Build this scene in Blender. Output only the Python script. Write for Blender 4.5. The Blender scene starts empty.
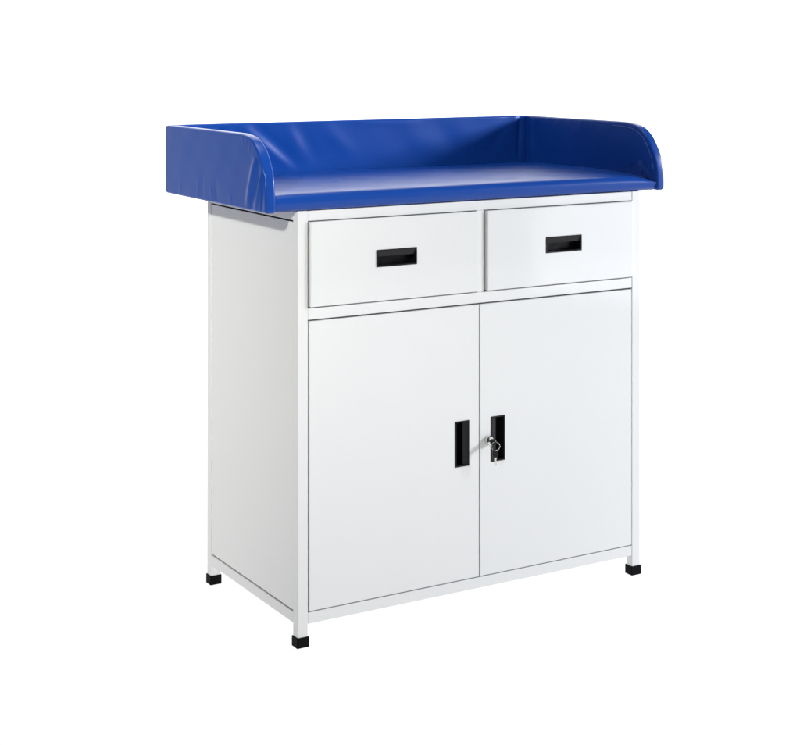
import bpy, bmesh, math, random
from mathutils import Vector, Matrix
random.seed(3)
S = bpy.context.scene
COL = S.collection

# ------------------------------------------------------------------ camera
cd = bpy.data.cameras.new("Camera")
cam = bpy.data.objects.new("Camera", cd); COL.objects.link(cam)
cam.location = (-1.4491, -2.8655, 1.2380)
cam.rotation_euler = (math.radians(90), 0, -0.53383)
cd.sensor_width = 36; cd.lens = 1557.67/800*36
cd.shift_y = -(372.5-47.256)/800
cd.clip_start = 0.05; cd.clip_end = 100
S.camera = cam
S.render.resolution_x = 1024; S.render.resolution_y = 954

# ------------------------------------------------------------------ studio surroundings and lamps
w = bpy.data.worlds.new("World"); S.world = w; w.use_nodes = True
bg = w.node_tree.nodes["Background"]
bg.inputs[0].default_value = (0.97, 0.98, 1.0, 1); bg.inputs[1].default_value = 0.10

def area(name, loc, target, sx, sy, watts, col=(1, 1, 1), spread=180):
    l = bpy.data.lights.new(name, 'AREA'); l.shape = 'RECTANGLE'
    l.size = sx; l.size_y = sy; l.energy = watts; l.color = col; l.spread = math.radians(spread)
    o = bpy.data.objects.new(name, l); COL.objects.link(o); o.location = loc
    o.rotation_euler = (Vector(target)-Vector(loc)).to_track_quat('-Z', 'Y').to_euler()
    return o
# softboxes left and right, then an added front fill mirrored in the right door
area("softbox_left", (-2.42, -2.38, 2.36), (-0.20, 0.70, 0.84), 0.17, 0.17, 7.0, (1.0, 0.985, 0.92), 34)
area("softbox_right", (3.6, -1.5, 1.80), (0.5, 0.1, 0.8), 0.55, 0.60, 172, (0.93, 0.96, 1.0))
area("front_fill", (2.80, -2.35, 0.62), (0.7, 0.0, 0.62), 0.9, 0.9, 5.0, (0.92, 0.95, 1.0))
# added lamps behind and below the translucent sheet, washing it white without contact shadows
area("under_sheet_fill", (1.2, -0.4, -0.9), (1.2, -0.4, 0.0), 8.0, 8.5, 1.15*math.pi*68.0)
area("behind_sheet_fill", (2.75, 3.2, 1.6), (2.75, 2.0, 1.6), 5.3, 4.2, 3.6*math.pi*22.3)
area("top_fill", (0.3, 0.15, 3.2), (0.42, 0.25, 0.9), 1.1, 1.1, 26, (1.0, 0.99, 0.98))  # added overhead fill to brighten the seat and guard tops

S.view_settings.view_transform = 'Standard'
S.view_settings.look = 'None'
S.view_settings.exposure = 0.0
S.view_settings.gamma = 1.0

# ------------------------------------------------------------------ materials
def newmat(name):
    m = bpy.data.materials.new(name); m.use_nodes = True
    nt = m.node_tree; return m, nt, nt.nodes["Principled BSDF"]
def noise(nt, scale, detail=3):
    tc = nt.nodes.new("ShaderNodeTexCoord"); n = nt.nodes.new("ShaderNodeTexNoise")
    n.inputs["Scale"].default_value = scale; n.inputs["Detail"].default_value = detail
    nt.links.new(tc.outputs["Object"], n.inputs["Vector"]); return n
def ramp(nt, src, a, b):
    r = nt.nodes.new("ShaderNodeMapRange"); r.inputs["To Min"].default_value = a; r.inputs["To Max"].default_value = b
    nt.links.new(src, r.inputs["Value"]); return r.outputs["Result"]
def bump(nt, bs, src, strength, dist):
    b = nt.nodes.new("ShaderNodeBump"); b.inputs["Strength"].default_value = strength; b.inputs["Distance"].default_value = dist
    nt.links.new(src, b.inputs["Height"]); nt.links.new(b.outputs["Normal"], bs.inputs["Normal"])

PAINT, nt, bs = newmat("white_powder_coat")
bs.inputs["Base Color"].default_value = (0.700, 0.706, 0.710, 1)
bs.inputs["Specular IOR Level"].default_value = 0.62
nt.links.new(ramp(nt, noise(nt, 6).outputs["Fac"], 0.05, 0.11), bs.inputs["Roughness"])
mul = nt.nodes.new("ShaderNodeMath"); mul.operation = 'MULTIPLY_ADD'; mul.inputs[1].default_value = 0.012
nt.links.new(noise(nt, 240, 2).outputs["Fac"], mul.inputs[0]); nt.links.new(noise(nt, 3.2, 2).outputs["Fac"], mul.inputs[2])
bump(nt, bs, mul.outputs[0], 0.35, 0.0035)      # slight waviness of the sheet and orange peel of the coat

VINYL, nt, bs = newmat("blue_vinyl")
bs.inputs["Base Color"].default_value = (0.005, 0.050, 0.285, 1)
bs.inputs["Specular IOR Level"].default_value = 0.27
nt.links.new(ramp(nt, noise(nt, 14).outputs["Fac"], 0.25, 0.34), bs.inputs["Roughness"])
bump(nt, bs, noise(nt, 420, 3).outputs["Fac"], 0.12, 0.0008)

BLACK, nt, bs = newmat("black_plastic")
bs.inputs["Base Color"].default_value = (0.006, 0.006, 0.008, 1); bs.inputs["Specular IOR Level"].default_value = 0.28
nt.links.new(ramp(nt, noise(nt, 60).outputs["Fac"], 0.28, 0.45), bs.inputs["Roughness"])
RUBBER, nt, bs = newmat("black_rubber")
bs.inputs["Base Color"].default_value = (0.004, 0.004, 0.005, 1); bs.inputs["Specular IOR Level"].default_value = 0.06
nt.links.new(ramp(nt, noise(nt, 90).outputs["Fac"], 0.5, 0.7), bs.inputs["Roughness"])
CHROME, nt, bs = newmat("chrome")
bs.inputs["Base Color"].default_value = (0.62, 0.62, 0.60, 1); bs.inputs["Metallic"].default_value = 1
nt.links.new(ramp(nt, noise(nt, 120).outputs["Fac"], 0.14, 0.26), bs.inputs["Roughness"])
THREAD, nt, bs = newmat("blue_thread")
bs.inputs["Base Color"].default_value = (0.16, 0.28, 0.62, 1)
nt.links.new(ramp(nt, noise(nt, 300).outputs["Fac"], 0.5, 0.8), bs.inputs["Roughness"])

SHEET = bpy.data.materials.new("added_translucent_sheet"); SHEET.use_nodes = True  # made-up backing, translucent so the lamps behind it shine through
nt = SHEET.node_tree; nt.nodes.remove(nt.nodes["Principled BSDF"])
tr = nt.nodes.new("ShaderNodeBsdfTranslucent"); df = nt.nodes.new("ShaderNodeBsdfDiffuse"); mx = nt.nodes.new("ShaderNodeMixShader")
n = noise(nt, 0.8, 2); cr = nt.nodes.new("ShaderNodeMix"); cr.data_type = 'RGBA'
cr.inputs["A"].default_value = (0.93, 0.93, 0.93, 1); cr.inputs["B"].default_value = (0.95, 0.95, 0.95, 1)
nt.links.new(n.outputs["Fac"], cr.inputs["Factor"])
nt.links.new(cr.outputs["Result"], tr.inputs["Color"]); df.inputs["Color"].default_value = (0.9, 0.9, 0.9, 1)
mx.inputs[0].default_value = 0.15
nt.links.new(tr.outputs[0], mx.inputs[1]); nt.links.new(df.outputs[0], mx.inputs[2])
nt.links.new(mx.outputs[0], nt.nodes["Material Output"].inputs["Surface"])

# ------------------------------------------------------------------ helpers
def obj(name, bm, mat, parent=None, smooth=None):
    bmesh.ops.recalc_face_normals(bm, faces=bm.faces[:])
    me = bpy.data.meshes.new(name); bm.to_mesh(me); bm.free()
    me.materials.append(mat)
    if smooth is not None:
        me.polygons.foreach_set("use_smooth", [True]*len(me.polygons))
        if smooth < 180: me.set_sharp_from_angle(angle=math.radians(smooth))
    o = bpy.data.objects.new(name, me); COL.objects.link(o)
    if parent: o.parent = parent
    if smooth is not None and smooth < 180:
        wn = o.modifiers.new('WeightedNormal', 'WEIGHTED_NORMAL'); wn.keep_sharp = True; wn.weight = 100
    return o
def box(bm, x0, x1, y0, y1, z0, z1, bev=0.0, seg=3):
    b = bmesh.new()
    bmesh.ops.create_cube(b, size=1)
    for v in b.verts:
        v.co = Vector((x0 if v.co.x < 0 else x1, y0 if v.co.y < 0 else y1, z0 if v.co.z < 0 else z1))
    if bev: bmesh.ops.bevel(b, geom=b.edges[:], offset=bev, segments=seg, profile=0.5, affect='EDGES')
    me = bpy.data.meshes.new("tmp"); b.to_mesh(me); b.free(); bm.from_mesh(me); bpy.data.meshes.remove(me)
    return bm
def tube(bm, pts, r, n=10, closed=False):
    rings = []; N = len(pts); pts = [Vector(p) for p in pts]
    prev = None
    for i, p in enumerate(pts):
        a = pts[(i-1) % N] if (closed or i) else p
        c = pts[(i+1) % N] if (closed or i < N-1) else p
        t = (c-a).normalized()
        if prev is None: prev = t.orthogonal().normalized()
        u = (prev - t*prev.dot(t)).normalized(); prev = u; v = t.cross(u)
        rings.append([bm.verts.new(p + r*(math.cos(k*2*math.pi/n)*u + math.sin(k*2*math.pi/n)*v)) for k in range(n)])
    for i in range(N if closed else N-1):
        A, B = rings[i], rings[(i+1) % N]
        for k in range(n): bm.faces.new((A[k], A[(k+1) % n], B[(k+1) % n], B[k]))
    if not closed:
        bm.faces.new(rings[0][::-1]); bm.faces.new(rings[-1])
def lathe_y(bm, cx, cz, prof, n=40):
    """prof: list of (radius, y) from back to front, axis along Y"""
    rings = []
    for r, y in prof:
        rings.append([bm.verts.new((cx + r*math.cos(k*2*math.pi/n), y, cz + r*math.sin(k*2*math.pi/n))) for k in range(n)])
    for A, B in zip(rings, rings[1:]):
        for k in range(n): bm.faces.new((A[k], A[(k+1) % n], B[(k+1) % n], B[k]))
    bm.faces.new(rings[-1]); bm.faces.new(rings[0][::-1])

# ------------------------------------------------------------------ setting: added sheet under and behind the cabinet, lit through to blank white
bm = bmesh.new()
prof = [(-4.3 + 0.15*i, 0.0) for i in range(40)]
y0 = prof[-1][0]
prof += [(y0 + 0.7*math.sin(a), 0.7 - 0.7*math.cos(a)) for a in [math.radians(7.5*i) for i in range(1, 13)]]
prof += [(y0 + 0.7, 0.7 + 0.3*i) for i in range(1, 10)]
xs = [-2.7 + 0.4*i for i in range(22)]
rows = [[bm.verts.new((x, y, z)) for x in xs] for y, z in prof]
for A, B in zip(rows, rows[1:]):
    for i in range(len(xs)-1): bm.faces.new((A[i], A[i+1], B[i+1], B[i]))
fl = obj("floor", bm, SHEET, smooth=180); fl['kind'] = 'structure'

# ------------------------------------------------------------------ the cabinet
W, D, H = 0.900, 0.4625, 0.9005
PX, PY = 0.0240, 0.0215           # post section seen from the front and from the side
ZR0, ZR1 = 0.0465, 0.0700         # bottom rail
ZM0, ZM1 = 0.6745, 0.6985         # middle rail
ZT = 0.8790                       # underside of the top rail
root = bpy.data.objects.new("changing_table", None); COL.objects.link(root)
root['label'] = "white steel baby changing cabinet with blue padded top, two drawers and two doors"
root['category'] = "changing table"

# legs with black end caps
for (x, y) in ((0, 0), (W-PX, 0), (0, D-PY), (W-PX, D-PY)):
    bm = bmesh.new(); box(bm, x, x+PX, y, y+PY, 0.004, H, 0.0018)
    lg = obj("leg", bm, PAINT, root, 40)
    bm = bmesh.new(); e = 0.0022
    box(bm, x-e, x+PX+e, y-e, y+PY+e, 0.0, 0.0215, 0.0016)
    obj("foot_cap", bm, RUBBER, lg, 40)
# rails; half a millimetre behind the post faces so the welds read as hairlines
i5 = 0.0005
def rail(name, *a):
    bm = bmesh.new(); box(bm, *a, 0.0014); return obj(name, bm, PAINT, root, 40)
for y in (i5, D-PY-0.002):
    rail("top_rail", PX, W-PX, y, y+PY, ZT, H-i5)
    rail("bottom_rail", PX, W-PX, y, y+PY, ZR0, ZR1)
for x in (i5, W-PX+i5):
    rail("top_rail", x, x+PX-2*i5, PY, D-PY, ZT+0.001, H-i5)
    rail("bottom_rail", x, x+PX-2*i5, PY, D-PY, ZR0, ZR1)
rail("middle_rail", PX, W-PX, i5, i5+PY, ZM0, ZM1)
rail("drawer_divider", 0.4405+0.0005, 0.4635-0.0030, i5, i5+PY, ZM1, ZT)

# side, back, bottom and top sheets
for xa, xb in ((0.0012, 0.0022), (W-0.0022, W-0.0012)):
    bm = bmesh.new(); box(bm, xa, xb, PY+0.0008, D-PY-0.0008, ZR1+0.0032, ZT-0.0024, 0.0003, 1)
    sgn = -1 if xa < 0.1 else 1
    # folded flanges of the panel, behind the gaps
    xi = xb if sgn < 0 else xa
    box(bm, min(xi, xi-sgn*0.012), max(xi, xi-sgn*0.012), PY+0.0010, D-PY-0.0010, ZR1+0.0036, ZR1+0.0046)
    box(bm, min(xi, xi-sgn*0.012), max(xi, xi-sgn*0.012), PY+0.0010, D-PY-0.0010, ZT-0.0044, ZT-0.0034)
    obj("side_panel", bm, PAINT, root, 40)
bm = bmesh.new(); box(bm, PX+0.0005, W-PX-0.0005, D-0.010, D-0.009, ZR1, ZT); obj("back_panel", bm, PAINT, root)
bm = bmesh.new(); box(bm, 0.0255, W-0.0255, PY+0.0015, D-PY-0.003, ZR1-0.006, ZR1-0.004); obj("bottom_panel", bm, PAINT, root)
bm = bmesh.new(); box(bm, 0.0255, W-0.0255, PY+0.0015, D-PY-0.003, ZM0+0.008, ZM0+0.010); obj("drawer_shelf", bm, PAINT, root)

# door and drawer fronts: folded sheet with a punched opening for the handle
def front(name, x0, x1, z0, z1, yf, hole, parent, bev=0.0022, th=0.018):
    hx0, hx1, hz0, hz1 = hole
    X = [x0, hx0, hx1, x1]; Z = [z0, hz0, hz1, z1]
    bm = bmesh.new()
    F = [[bm.verts.new((x, yf, z)) for z in Z] for x in X]
    B = [[bm.verts.new((x, yf+th, z)) for z in Z] for x in X]
    for i in range(3):
        for j in range(3):
            if i == 1 and j == 1: continue
            bm.faces.new((F[i][j], F[i+1][j], F[i+1][j+1], F[i][j+1]))
            bm.faces.new((B[i][j], B[i][j+1], B[i+1][j+1], B[i+1][j]))
    for k in range(3):
        for (i0, j0, i1, j1) in ((k, 0, k+1, 0), (k, 3, k+1, 3), (0, k, 0, k+1), (3, k, 3, k+1)):
            bm.faces.new((F[i0][j0], F[i1][j1], B[i1][j1], B[i0][j0]))
    for (i0, j0, i1, j1) in ((1, 1, 2, 1), (1, 2, 2, 2), (1, 1, 1, 2), (2, 1, 2, 2)):
        bm.faces.new((F[i0][j0], F[i1][j1], B[i1][j1], B[i0][j0]))
    bmesh.ops.recalc_face_normals(bm, faces=bm.faces[:])
    def outer(v): return min(abs(v.co.x-x0), abs(v.co.x-x1)) < 1e-6 or min(abs(v.co.z-z0), abs(v.co.z-z1)) < 1e-6
    ed = []
    for e in bm.edges:
        a, b = e.verts
        if len(e.link_faces) == 2 and e.calc_face_angle() > 1.0 and outer(a) and outer(b): ed.append(e)
    bmesh.ops.bevel(bm, geom=ed, offset=bev, segments=4, profile=0.5, affect='EDGES')
    return obj(name, bm, PAINT, parent, 30)

# recessed black pull: rim, cup and a grip lip along one long side
def pull(parent, cx, cz, vertical, grip, yf, L=0.1, Sh=0.0365):
    def P(u, v, w): return (cx + v, yf - w, cz + u) if vertical else (cx + u, yf - w, cz + v)
    bm = bmesh.new()
    def hexa(u0, u1, v0, v1, w0, w1, w1b=None):
        # w1b: height of the outer face at the v1 side (slope)
        w1b = w1 if w1b is None else w1b
        c = [(u0, v0, w0), (u1, v0, w0), (u1, v1, w0), (u0, v1, w0), (u0, v0, w1), (u1, v0, w1), (u1, v1, w1b), (u0, v1, w1b)]
        b = bmesh.new(); vs = [b.verts.new(P(*q)) for q in c]
        for f in ((0, 1, 2, 3), (4, 5, 6, 7), (0, 1, 5, 4), (1, 2, 6, 5), (2, 3, 7, 6), (3, 0, 4, 7)): b.faces.new([vs[i] for i in f])
        bmesh.ops.recalc_face_normals(b, faces=b.faces[:])
        bmesh.ops.bevel(b, geom=b.edges[:], offset=0.0006, segments=2, profile=0.5, affect='EDGES')
        me = bpy.data.meshes.new("t"); b.to_mesh(me); b.free(); bm.from_mesh(me); bpy.data.meshes.remove(me)
    l, s, r = L/2, Sh/2, 0.0030
    hexa(-l, l, -s, -s+r, -0.023, 0.0014); hexa(-l, l, s-r, s, -0.023, 0.0014)
    hexa(-l, -l+r, -s+r, s-r, -0.023, 0.0014); hexa(l-r, l, -s+r, s-r, -0.023, 0.0014)
    hexa(-l+r, l-r, -s+r, s-r, -0.0245, -0.0225)
    if grip > 0: hexa(-l+r, l-r, 0.0035, s-r, -0.0052, -0.0034, 0.0004)
    else: hexa(-l+r, l-r, -s+r, -0.0035, -0.0052, 0.0004, -0.0034)
    return obj("handle", bm, BLACK, parent, 30)

g = 0.0030
hL, hS = 0.0488, 0.0171
# drawers: a little proud of the frame, a dark slot on their left
for (x0, x1, hx) in ((PX+0.0032, 0.4405, 0.2335), (0.4662, W-PX-0.0012, 0.6745)):
    d = front("drawer", x0, x1, ZM1+0.0022, ZT-0.0016, -0.0055, (hx-hL, hx+hL, 0.7912-hS, 0.7912+hS), root)
    box_b = bmesh.new()
    box(box_b, x0+0.020, x1-0.020, 0.0260, 0.40, ZM1+0.010, ZT-0.03)
    obj("drawer_box", box_b, PAINT, d)
    pull(d, hx, 0.7912, False, 1, -0.0055)
# doors
dl = front("door", PX+0.0022, 0.4464, ZR1+0.0022, ZM0-0.0030, -0.0008, (0.4020-hS, 0.4020+hS, 0.3705-hL, 0.3705+hL), root, 0.0016)
pull(dl, 0.4020, 0.3705, True, 1, -0.0008)
dr = front("door", 0.4492, W-PX-0.0022, ZR1+0.0022, ZM0-0.0030, -0.0008, (0.4965-hS, 0.4965+hS, 0.3705-hL, 0.3705+hL), root, 0.0016)
pull(dr, 0.4965, 0.3705, True, -1, -0.0008)
LX, LZ = 0.4705, 0.3695
bm = bmesh.new()
lathe_y(bm, LX, LZ, [(0.0080, 0.004), (0.0080, -0.003), (0.0104, -0.0032), (0.0104, -0.0062), (0.0094, -0.0082), (0.0072, -0.0086), (0.0068, -0.0076), (0.0010, -0.0076)])
lk = obj("lock_cylinder", bm, CHROME, dr, 35)

# ------------------------------------------------------------------ padded top
def wob(x, y, s=0.0):
    return (math.sin(x*31+s)*math.cos(y*27-s*1.7) + 0.6*math.sin(x*67+y*41+s*2.3) + 0.4*math.sin(y*93-x*58+s))/2.0
def ridge(p, a, b, wd, amp):
    ax, ay = a; bx, by = b; dx, dy = bx-ax, by-ay; L2 = dx*dx+dy*dy
    t = ((p[0]-ax)*dx + (p[1]-ay)*dy)/L2; tc = max(0., min(1., t))
    ex, ey = p[0]-(ax+dx*tc), p[1]-(ay+dy*tc)
    k = math.exp(-(ex*ex+ey*ey)/(wd*wd))
    return amp*k*(0.25+0.75*math.sin(math.pi*min(1, max(0, 0.12+0.88*tc)))**0.7)
def round_poly(pts):
    """pts: list of (x, y, radius) counter-clockwise -> dense rounded outline"""
    out = []; n = len(pts)
    for i in range(n):
        p0, p1, p2 = Vector(pts[i-1][:2]), Vector(pts[i][:2]), Vector(pts[(i+1) % n][:2]); r = pts[i][2]
        a = (p0-p1).normalized(); b = (p2-p1).normalized()
        ang = a.angle(b); k = r/math.tan(ang/2)
        s, e = p1+a*k, p1+b*k
        c = p1 + (a+b).normalized()*(r/math.sin(ang/2))
        m = max(5, int(r/0.0025)+4)
        va, vb = s-c, e-c; th = va.angle(vb)
        for j in range(m+1):
            t = j/m
            out.append(c + (va*math.sin((1-t)*th) + vb*math.sin(t*th))/math.sin(th))
    return resample(out, 0.002)
def resample(pts, step):
    out = []; n = len(pts)
    for i in range(n):
        a, b = pts[i], pts[(i+1) % n]; L = (b-a).length
        if L < 1e-6: continue
        k = max(1, int(L/step))
        for j in range(k): out.append(a.lerp(b, j/k))
    return out
def cushion(name, outline, corners, nu, nv, half, r, to3d, disp, edge_seg=6, parent=root):
    """upholstered board: outline (ccw) cut in four sides at the corners (bottom-left, bottom-right, top-right,
    top-left), rounded rim, two gridded faces displaced by disp(u, v, side)"""
    n0 = len(outline)
    idx = [min(range(n0), key=lambda i: (outline[i]-Vector(c)).length) for c in corners]
    P = []
    for k in range(4):
        i, j = idx[k], idx[(k+1) % 4]
        seg = [outline[(i+m) % n0] for m in range(((j-i) % n0)+1)]
        cum = [0.0]
        for p, q in zip(seg, seg[1:]): cum.append(cum[-1]+(q-p).length)
        cnt = nu if k % 2 == 0 else nv; m = 0
        for c in range(cnt):
            d = cum[-1]*c/cnt
            while cum[m+1] < d: m += 1
            t = (d-cum[m])/max(1e-9, cum[m+1]-cum[m]); P.append(seg[m].lerp(seg[m+1], t))
    n = len(P); N = []
    for i in range(n):
        t = (P[(i+1) % n]-P[i-1]).normalized(); N.append(Vector((-t.y, t.x)))
    for _ in range(2): N = [(N[i-1]+2*N[i]+N[(i+1) % n]).normalized() for i in range(n)]
    Q = [P[i]+N[i]*r for i in range(n)]
    bm = bmesh.new(); loops = []
    for side in (1, -1):
        for k in (range(edge_seg, -1, -1) if side > 0 else range(0, edge_seg+1)):
            th = math.pi/2*k/edge_seg; f = math.sin(th); ring = []
            for i in range(n):
                a = P[i]+N[i]*r*(1-math.cos(th))
                ring.append(bm.verts.new(to3d(a.x, a.y, side*((half-r)+r*f) + side*f*disp(Q[i].x, Q[i].y, side))))
            loops.append(ring)
    for A, B in zip(loops, loops[1:]):
        for i in range(n): bm.faces.new((A[i], A[(i+1) % n], B[(i+1) % n], B[i]))
    for side, L in ((1, loops[0]), (-1, loops[-1])):
        bot = list(range(0, nu+1)); rgt = list(range(nu, nu+nv+1))
        top = [(2*nu+nv-i) % n for i in range(nu+1)]; lft = [(n-i) % n for i in range(nv+1)]
        G = {}
        for i in range(nu+1):
            for j in range(nv+1):
                if j == 0: G[i, j] = L[bot[i]]; continue
                if i == nu: G[i, j] = L[rgt[j]]; continue
                if j == nv: G[i, j] = L[top[i]]; continue
                if i == 0: G[i, j] = L[lft[j]]; continue
                u, v = i/nu, j/nv
                c = (Q[bot[i]]*(1-v)+Q[top[i]]*v + Q[lft[j]]*(1-u)+Q[rgt[j]]*u
                     - (Q[bot[0]]*(1-u)*(1-v)+Q[bot[nu]]*u*(1-v)+Q[top[nu]]*u*v+Q[top[0]]*(1-u)*v))
                G[i, j] = bm.verts.new(to3d(c.x, c.y, side*half + side*disp(c.x, c.y, side)))
        for i in range(nu):
            for j in range(nv): bm.faces.new((G[i, j], G[i+1, j], G[i+1, j+1], G[i, j+1]))
    return obj(name, bm, VINYL, parent, 180)

ZB, ZTOP = 0.9008, 1.0580
YB = 0.5020                        # inner face of the back guard
def arch(yf, yb):
    """side guard outline in (y, z): square at the back, swept down in a quarter curve at the front"""
    pts = [Vector((yf+0.004, ZB)), Vector((yb-0.006, ZB)), Vector((yb-0.002, ZB+0.002)), Vector((yb, ZB+0.006)),
           Vector((yb, ZTOP-0.006)), Vector((yb-0.002, ZTOP-0.002)), Vector((yb-0.006, ZTOP))]
    cv = [(0.160, 0.0000), (0.146, 0.0003), (0.122, 0.0010), (0.098, 0.0034), (0.078, 0.0078), (0.062, 0.0144), (0.046, 0.0258),
          (0.0325, 0.0402), (0.0195, 0.0605), (0.0105, 0.0775), (0.0045, 0.0965), (0.0012, 0.1180), (0.0, 0.1420), (0.0, 0.1500)]
    cv = [Vector((yf+p, ZTOP-q)) for p, q in cv]
    for i in range(1, len(cv)-2):
        p0, p1, p2, p3 = cv[i-1:i+3]
        for k in range(6):
            t = k/6
            pts.append(0.5*((2*p1) + (p2-p0)*t + (2*p0-5*p1+4*p2-p3)*t*t + (3*p1-p0-3*p2+p3)*t*t*t))
    pts += [Vector((yf, ZB+0.005)), Vector((yf+0.0015, ZB+0.0015))]
    return pts

TH = 0.0110
# left guard
def dl_(y, z, side):
    d = 0.0012*math.sin(math.pi*min(1, max(0, (z-ZB)/0.157))) + 0.00028*wob(y, z, 1)
    p = (y, z)
    if side < 0:                   # outer face
        d += ridge(p, (0.034, 1.004), (0.074, 0.912), 0.0095, 0.0036)
        d -= ridge(p, (0.016, 1.000), (0.054, 0.910), 0.0080, 0.0032)
        d += ridge(p, (0.004, 0.975), (0.034, 0.906), 0.0060, 0.0030)
        d -= ridge(p, (-0.006, 1.000), (0.004, 0.905), 0.0050, 0.0030)
        d += ridge(p, (0.324, 0.945), (0.336, 0.905), 0.006, 0.0004) - ridge(p, (0.300, 0.950), (0.309, 0.905), 0.009, 0.0004)
        d += ridge(p, (0.262, 0.940), (0.252, 0.904), 0.006, 0.0004) - ridge(p, (0.232, 0.950), (0.226, 0.904), 0.009, 0.0004)
        d += ridge(p, (0.430, 0.930), (0.436, 0.905), 0.007, 0.0004) + ridge(p, (0.16, 0.925), (0.155, 0.905), 0.007, 0.0005)
        for k in range(5): d += ridge(p, (0.098-0.018*k, 1.050-0.003*k*k), (0.092-0.015*k, 1.034-0.003*k*k), 0.004, 0.0004)
    else:
        d += 0.0012*wob(y*1.3, z*2, 4)
    return d
XL = -0.0795 + TH
cushion("side_guard", resample(arch(-0.0160, 0.522), 0.002), [(-0.0160, ZB), (0.522, ZB), (0.522, ZTOP), (0.0200, 1.020)], 190, 64, TH, 0.0045,
        lambda y, z, w: (XL + w, y, z), dl_)
# right guard, toed in a little towards the back
def dr_(y, z, side):
    d = 0.0012*math.sin(math.pi*min(1, max(0, (z-ZB)/0.157))) + 0.0004*wob(y, z, 7)
    p = (y, z)
    if side < 0:                   # inner face
        d += ridge(p, (0.048, 0.958), (0.006, 0.916), 0.006, 0.0034) - ridge(p, (0.030, 0.960), (0.000, 0.925), 0.005, 0.0022)
        d -= ridge(p, (0.075, 0.952), (0.030, 0.922), 0.008, 0.0016)
        for k in range(6): d += ridge(p, (0.455-0.045*k, 1.052), (0.462-0.046*k, 1.036), 0.007, 0.0005)
        d += ridge(p, (0.478, 1.045), (0.486, 0.950), 0.008, 0.0030) - ridge(p, (0.455, 1.035), (0.470, 0.960), 0.010, 0.0024)
    return d
def r3d(y, z, w): return (0.9535 + w - 0.012*(y/0.5), y, z)
sg = cushion("side_guard", resample(arch(-0.0120, 0.522), 0.002), [(-0.012, ZB), (0.522, ZB), (0.522, ZTOP), (0.0230, 1.020)], 190, 64, TH, 0.0045, r3d, dr_)
# run of stitches inside the front curve of the right guard
bm = bmesh.new()
st = [q for q in resample(resample(arch(-0.0120, 0.522), 0.0005), 0.0005)[::13] if q.y > 0.955 and q.x < 0.16]
for q in st:
    t = 0.0105
    cy, cz = 0.115, 0.925
    v = Vector((cy-q.x, cz-q.y)).normalized()
    p = Vector((q.x, q.y))+v*t
    tg = Vector((-v.y, v.x))
    a = p - tg*0.0018; b = p + tg*0.0018
    xx = 0.9535 - TH - 0.0010
    tube(bm, [(xx+0.0005-0.012*(a.x/0.5), a.x, a.y), (xx-0.0003-0.012*(p.x/0.5), p.x, p.y), (xx+0.0005-0.012*(b.x/0.5), b.x, b.y)], 0.0007, 6)
obj("stitching", bm, THREAD, sg, 180)

# back guard between the two sides
def db_(x, z, side):
    d = 0.0020*math.sin(math.pi*min(1, max(0, (z-ZB)/0.157))) + 0.0005*wob(x*0.7, z*1.2, 2)
    p = (x, z)
    if side < 0:                   # inner face
        d += ridge(p, (0.105, 1.050), (0.235, 0.945), 0.013, 0.0024) - ridge(p, (0.145, 1.048), (0.262, 0.950), 0.016, 0.0026)
        d += ridge(p, (0.225, 1.046), (0.262, 0.985), 0.016, 0.0018) - ridge(p, (0.262, 1.040), (0.310, 0.960), 0.018, 0.0012)
        d += ridge(p, (0.330, 1.040), (0.400, 0.980), 0.02, 0.0018)
        d += ridge(p, (0.42, 1.050), (0.60, 1.046), 0.008, 0.0010) - ridge(p, (0.05, 1.040), (0.13, 0.945), 0.012, 0.004)
        d += ridge(p, (0.560, 1.030), (0.640, 0.960), 0.03, 0.0014) - ridge(p, (0.66, 1.03), (0.72, 0.96), 0.03, 0.0012)
        d -= ridge(p, (0.908, 1.055), (0.900, 0.945), 0.007, 0.0040)
        d -= ridge(p, (0.870, 1.050), (0.80, 0.955), 0.016, 0.0020)
    return d
cushion("back_guard", round_poly([(-0.0690, ZB+0.0005, 0.005), (0.9425, ZB+0.0005, 0.005), (0.9425, ZTOP+0.0006, 0.005), (-0.0690, ZTOP+0.0006, 0.005)]), [(-0.069, ZB), (0.9425, ZB), (0.9425, ZTOP), (-0.069, ZTOP)], 260, 60, 0.0100, 0.0050,
        lambda x, z, w: (x, YB+0.0100+w, z), db_)

# seat cushion: domed foam, pulled down towards its ends, soft front roll
ZS = 0.9385
nub = [(random.uniform(0.2, 0.75), random.uniform(0.9045, 0.9095)) for _ in range(10)]
def ds_(x, y, side):
    if side < 0: return 0.0
    ex = min(x+0.056, 0.940-x); ey = min(y+0.012, 0.50-y)
    d = -0.002*math.exp(-max(0, ex)/0.022) - 0.022*math.exp(-max(0, 0.9425-x)/0.045-max(0, y+0.008)/0.06) - 0.003*math.exp(-max(0, ey)/0.02)
    d += 0.0016*math.sin(math.pi*min(1, max(0, y/0.5))) + 0.0004*wob(x*0.5, y*0.7, 9)
    return d
hs = (ZS-ZB)/2
cushion("seat_pad", round_poly([(-0.0690, -0.0125, 0.008), (0.9540, -0.0085, 0.008), (0.9420, YB-0.001, 0.004), (-0.0690, YB-0.001, 0.004)]), [(-0.069, -0.0125), (0.954, -0.0085), (0.942, YB), (-0.069, YB)], 240, 120, hs, 0.0185,
        lambda x, y, w: (x, y, ZB+hs+w), ds_, edge_seg=10)

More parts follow.
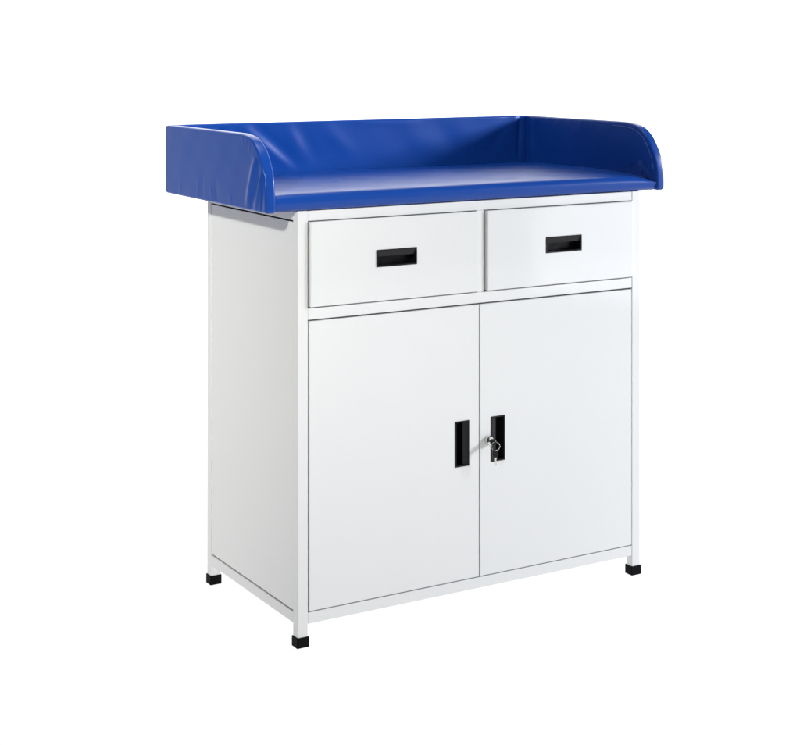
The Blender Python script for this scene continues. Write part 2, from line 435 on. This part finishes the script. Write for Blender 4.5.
# ------------------------------------------------------------------ keys in the lock
kr = bpy.data.objects.new("key_ring", None); COL.objects.link(kr); kr.location = (LX, -0.010, LZ)
kr['label'] = "two small black-headed keys on a wire ring hanging from the door lock"
kr['category'] = "keys"
def K(bm_, name, mat, sm=40):
    o = obj(name, bm_, mat, kr, sm); o.matrix_parent_inverse = Matrix.Translation(-Vector(kr.location)); return o
def head(bm_, M):
    """key head in the local xz plane, z up from the shoulder, with a hole near the top"""
    n = 28; th = 0.0013
    out = []
    for k in range(n):
        a = 2*math.pi*k/n
        r = 1.0/((abs(math.cos(a))**3.2 + abs(math.sin(a))**3.2)**(1/3.2))
        out.append((0.0062*r*math.cos(a), 0.0105 + 0.0095*r*math.sin(a)))
    inn = [(0.0024*math.cos(2*math.pi*k/n), 0.0158 + 0.0024*math.sin(2*math.pi*k/n)) for k in range(n)]
    rings = []
    for y in (-th, th):
        rings.append([[bm_.verts.new(M @ Vector((x, y, z))) for x, z in L] for L in (out, inn)])
    for k in range(n):
        j = (k+1) % n
        for s in (0, 1): bm_.faces.new((rings[s][0][k], rings[s][0][j], rings[s][1][j], rings[s][1][k]))
        for l in (0, 1): bm_.faces.new((rings[0][l][k], rings[0][l][j], rings[1][l][j], rings[1][l][k]))
def blade(bm_, M, L=0.024):
    prof_ = [(-0.0028, 0.001), (-0.0028, -L*0.86), (-0.0008, -L), (0.0010, -L)]
    z = -L; up = []
    for i in range(7):
        up += [(0.0024-0.0012*(i % 2), -L*0.92+L*0.80*i/6)]
    prof_ += up + [(0.0028, 0.001)]
    A = [bm_.verts.new(M @ Vector((x, -0.0008, zz))) for x, zz in prof_]
    B = [bm_.verts.new(M @ Vector((x, 0.0008, zz))) for x, zz in prof_]
    bm_.faces.new(A); bm_.faces.new(B[::-1])
    for k in range(len(A)): bm_.faces.new((A[k], A[(k+1) % len(A)], B[(k+1) % len(A)], B[k]))
# first key: pushed into the lock, its head pointing out of the door (-Y), turned a little
M1 = Matrix.Translation((LX, -0.0105, LZ)) @ Matrix.Rotation(math.radians(90), 4, 'X') @ Matrix.Rotation(math.radians(70), 4, 'Z')
bm = bmesh.new(); head(bm, M1); k1 = K(bm, "key", BLACK)
bm = bmesh.new(); blade(bm, M1, 0.008); b1 = obj("key_blade", bm, CHROME, k1)
# the wire ring through its head
rc = Vector((LX+0.002, -0.0270, LZ-0.0080)); R = 0.0090
ex = Vector((0.80, -0.60, 0.0)).normalized(); ez = Vector((0.10, 0.15, 1.0)).normalized(); ez = (ez-ex*ez.dot(ex)).normalized()
nx = ex.cross(ez)
bm = bmesh.new()
tube(bm, [rc + R*(math.cos(2*math.pi*2*k/96)*ex + math.sin(2*math.pi*2*k/96)*ez) + nx*(0.0010*(k/96-0.5)*2) for k in range(97)], 0.00075, 10)
K(bm, "split_ring", CHROME, 180)
# second key hanging from the bottom of the ring
hp = rc - ez*R
M2 = Matrix.Translation(hp + Vector((0, 0, -0.0165))) @ Matrix.Rotation(math.radians(-24), 4, 'Z') @ Matrix.Rotation(math.radians(-3), 4, 'Y')
bm = bmesh.new(); head(bm, M2); k2 = K(bm, "key", BLACK)
bm = bmesh.new(); blade(bm, M2, 0.017); b2 = obj("key_blade", bm, CHROME, k2)
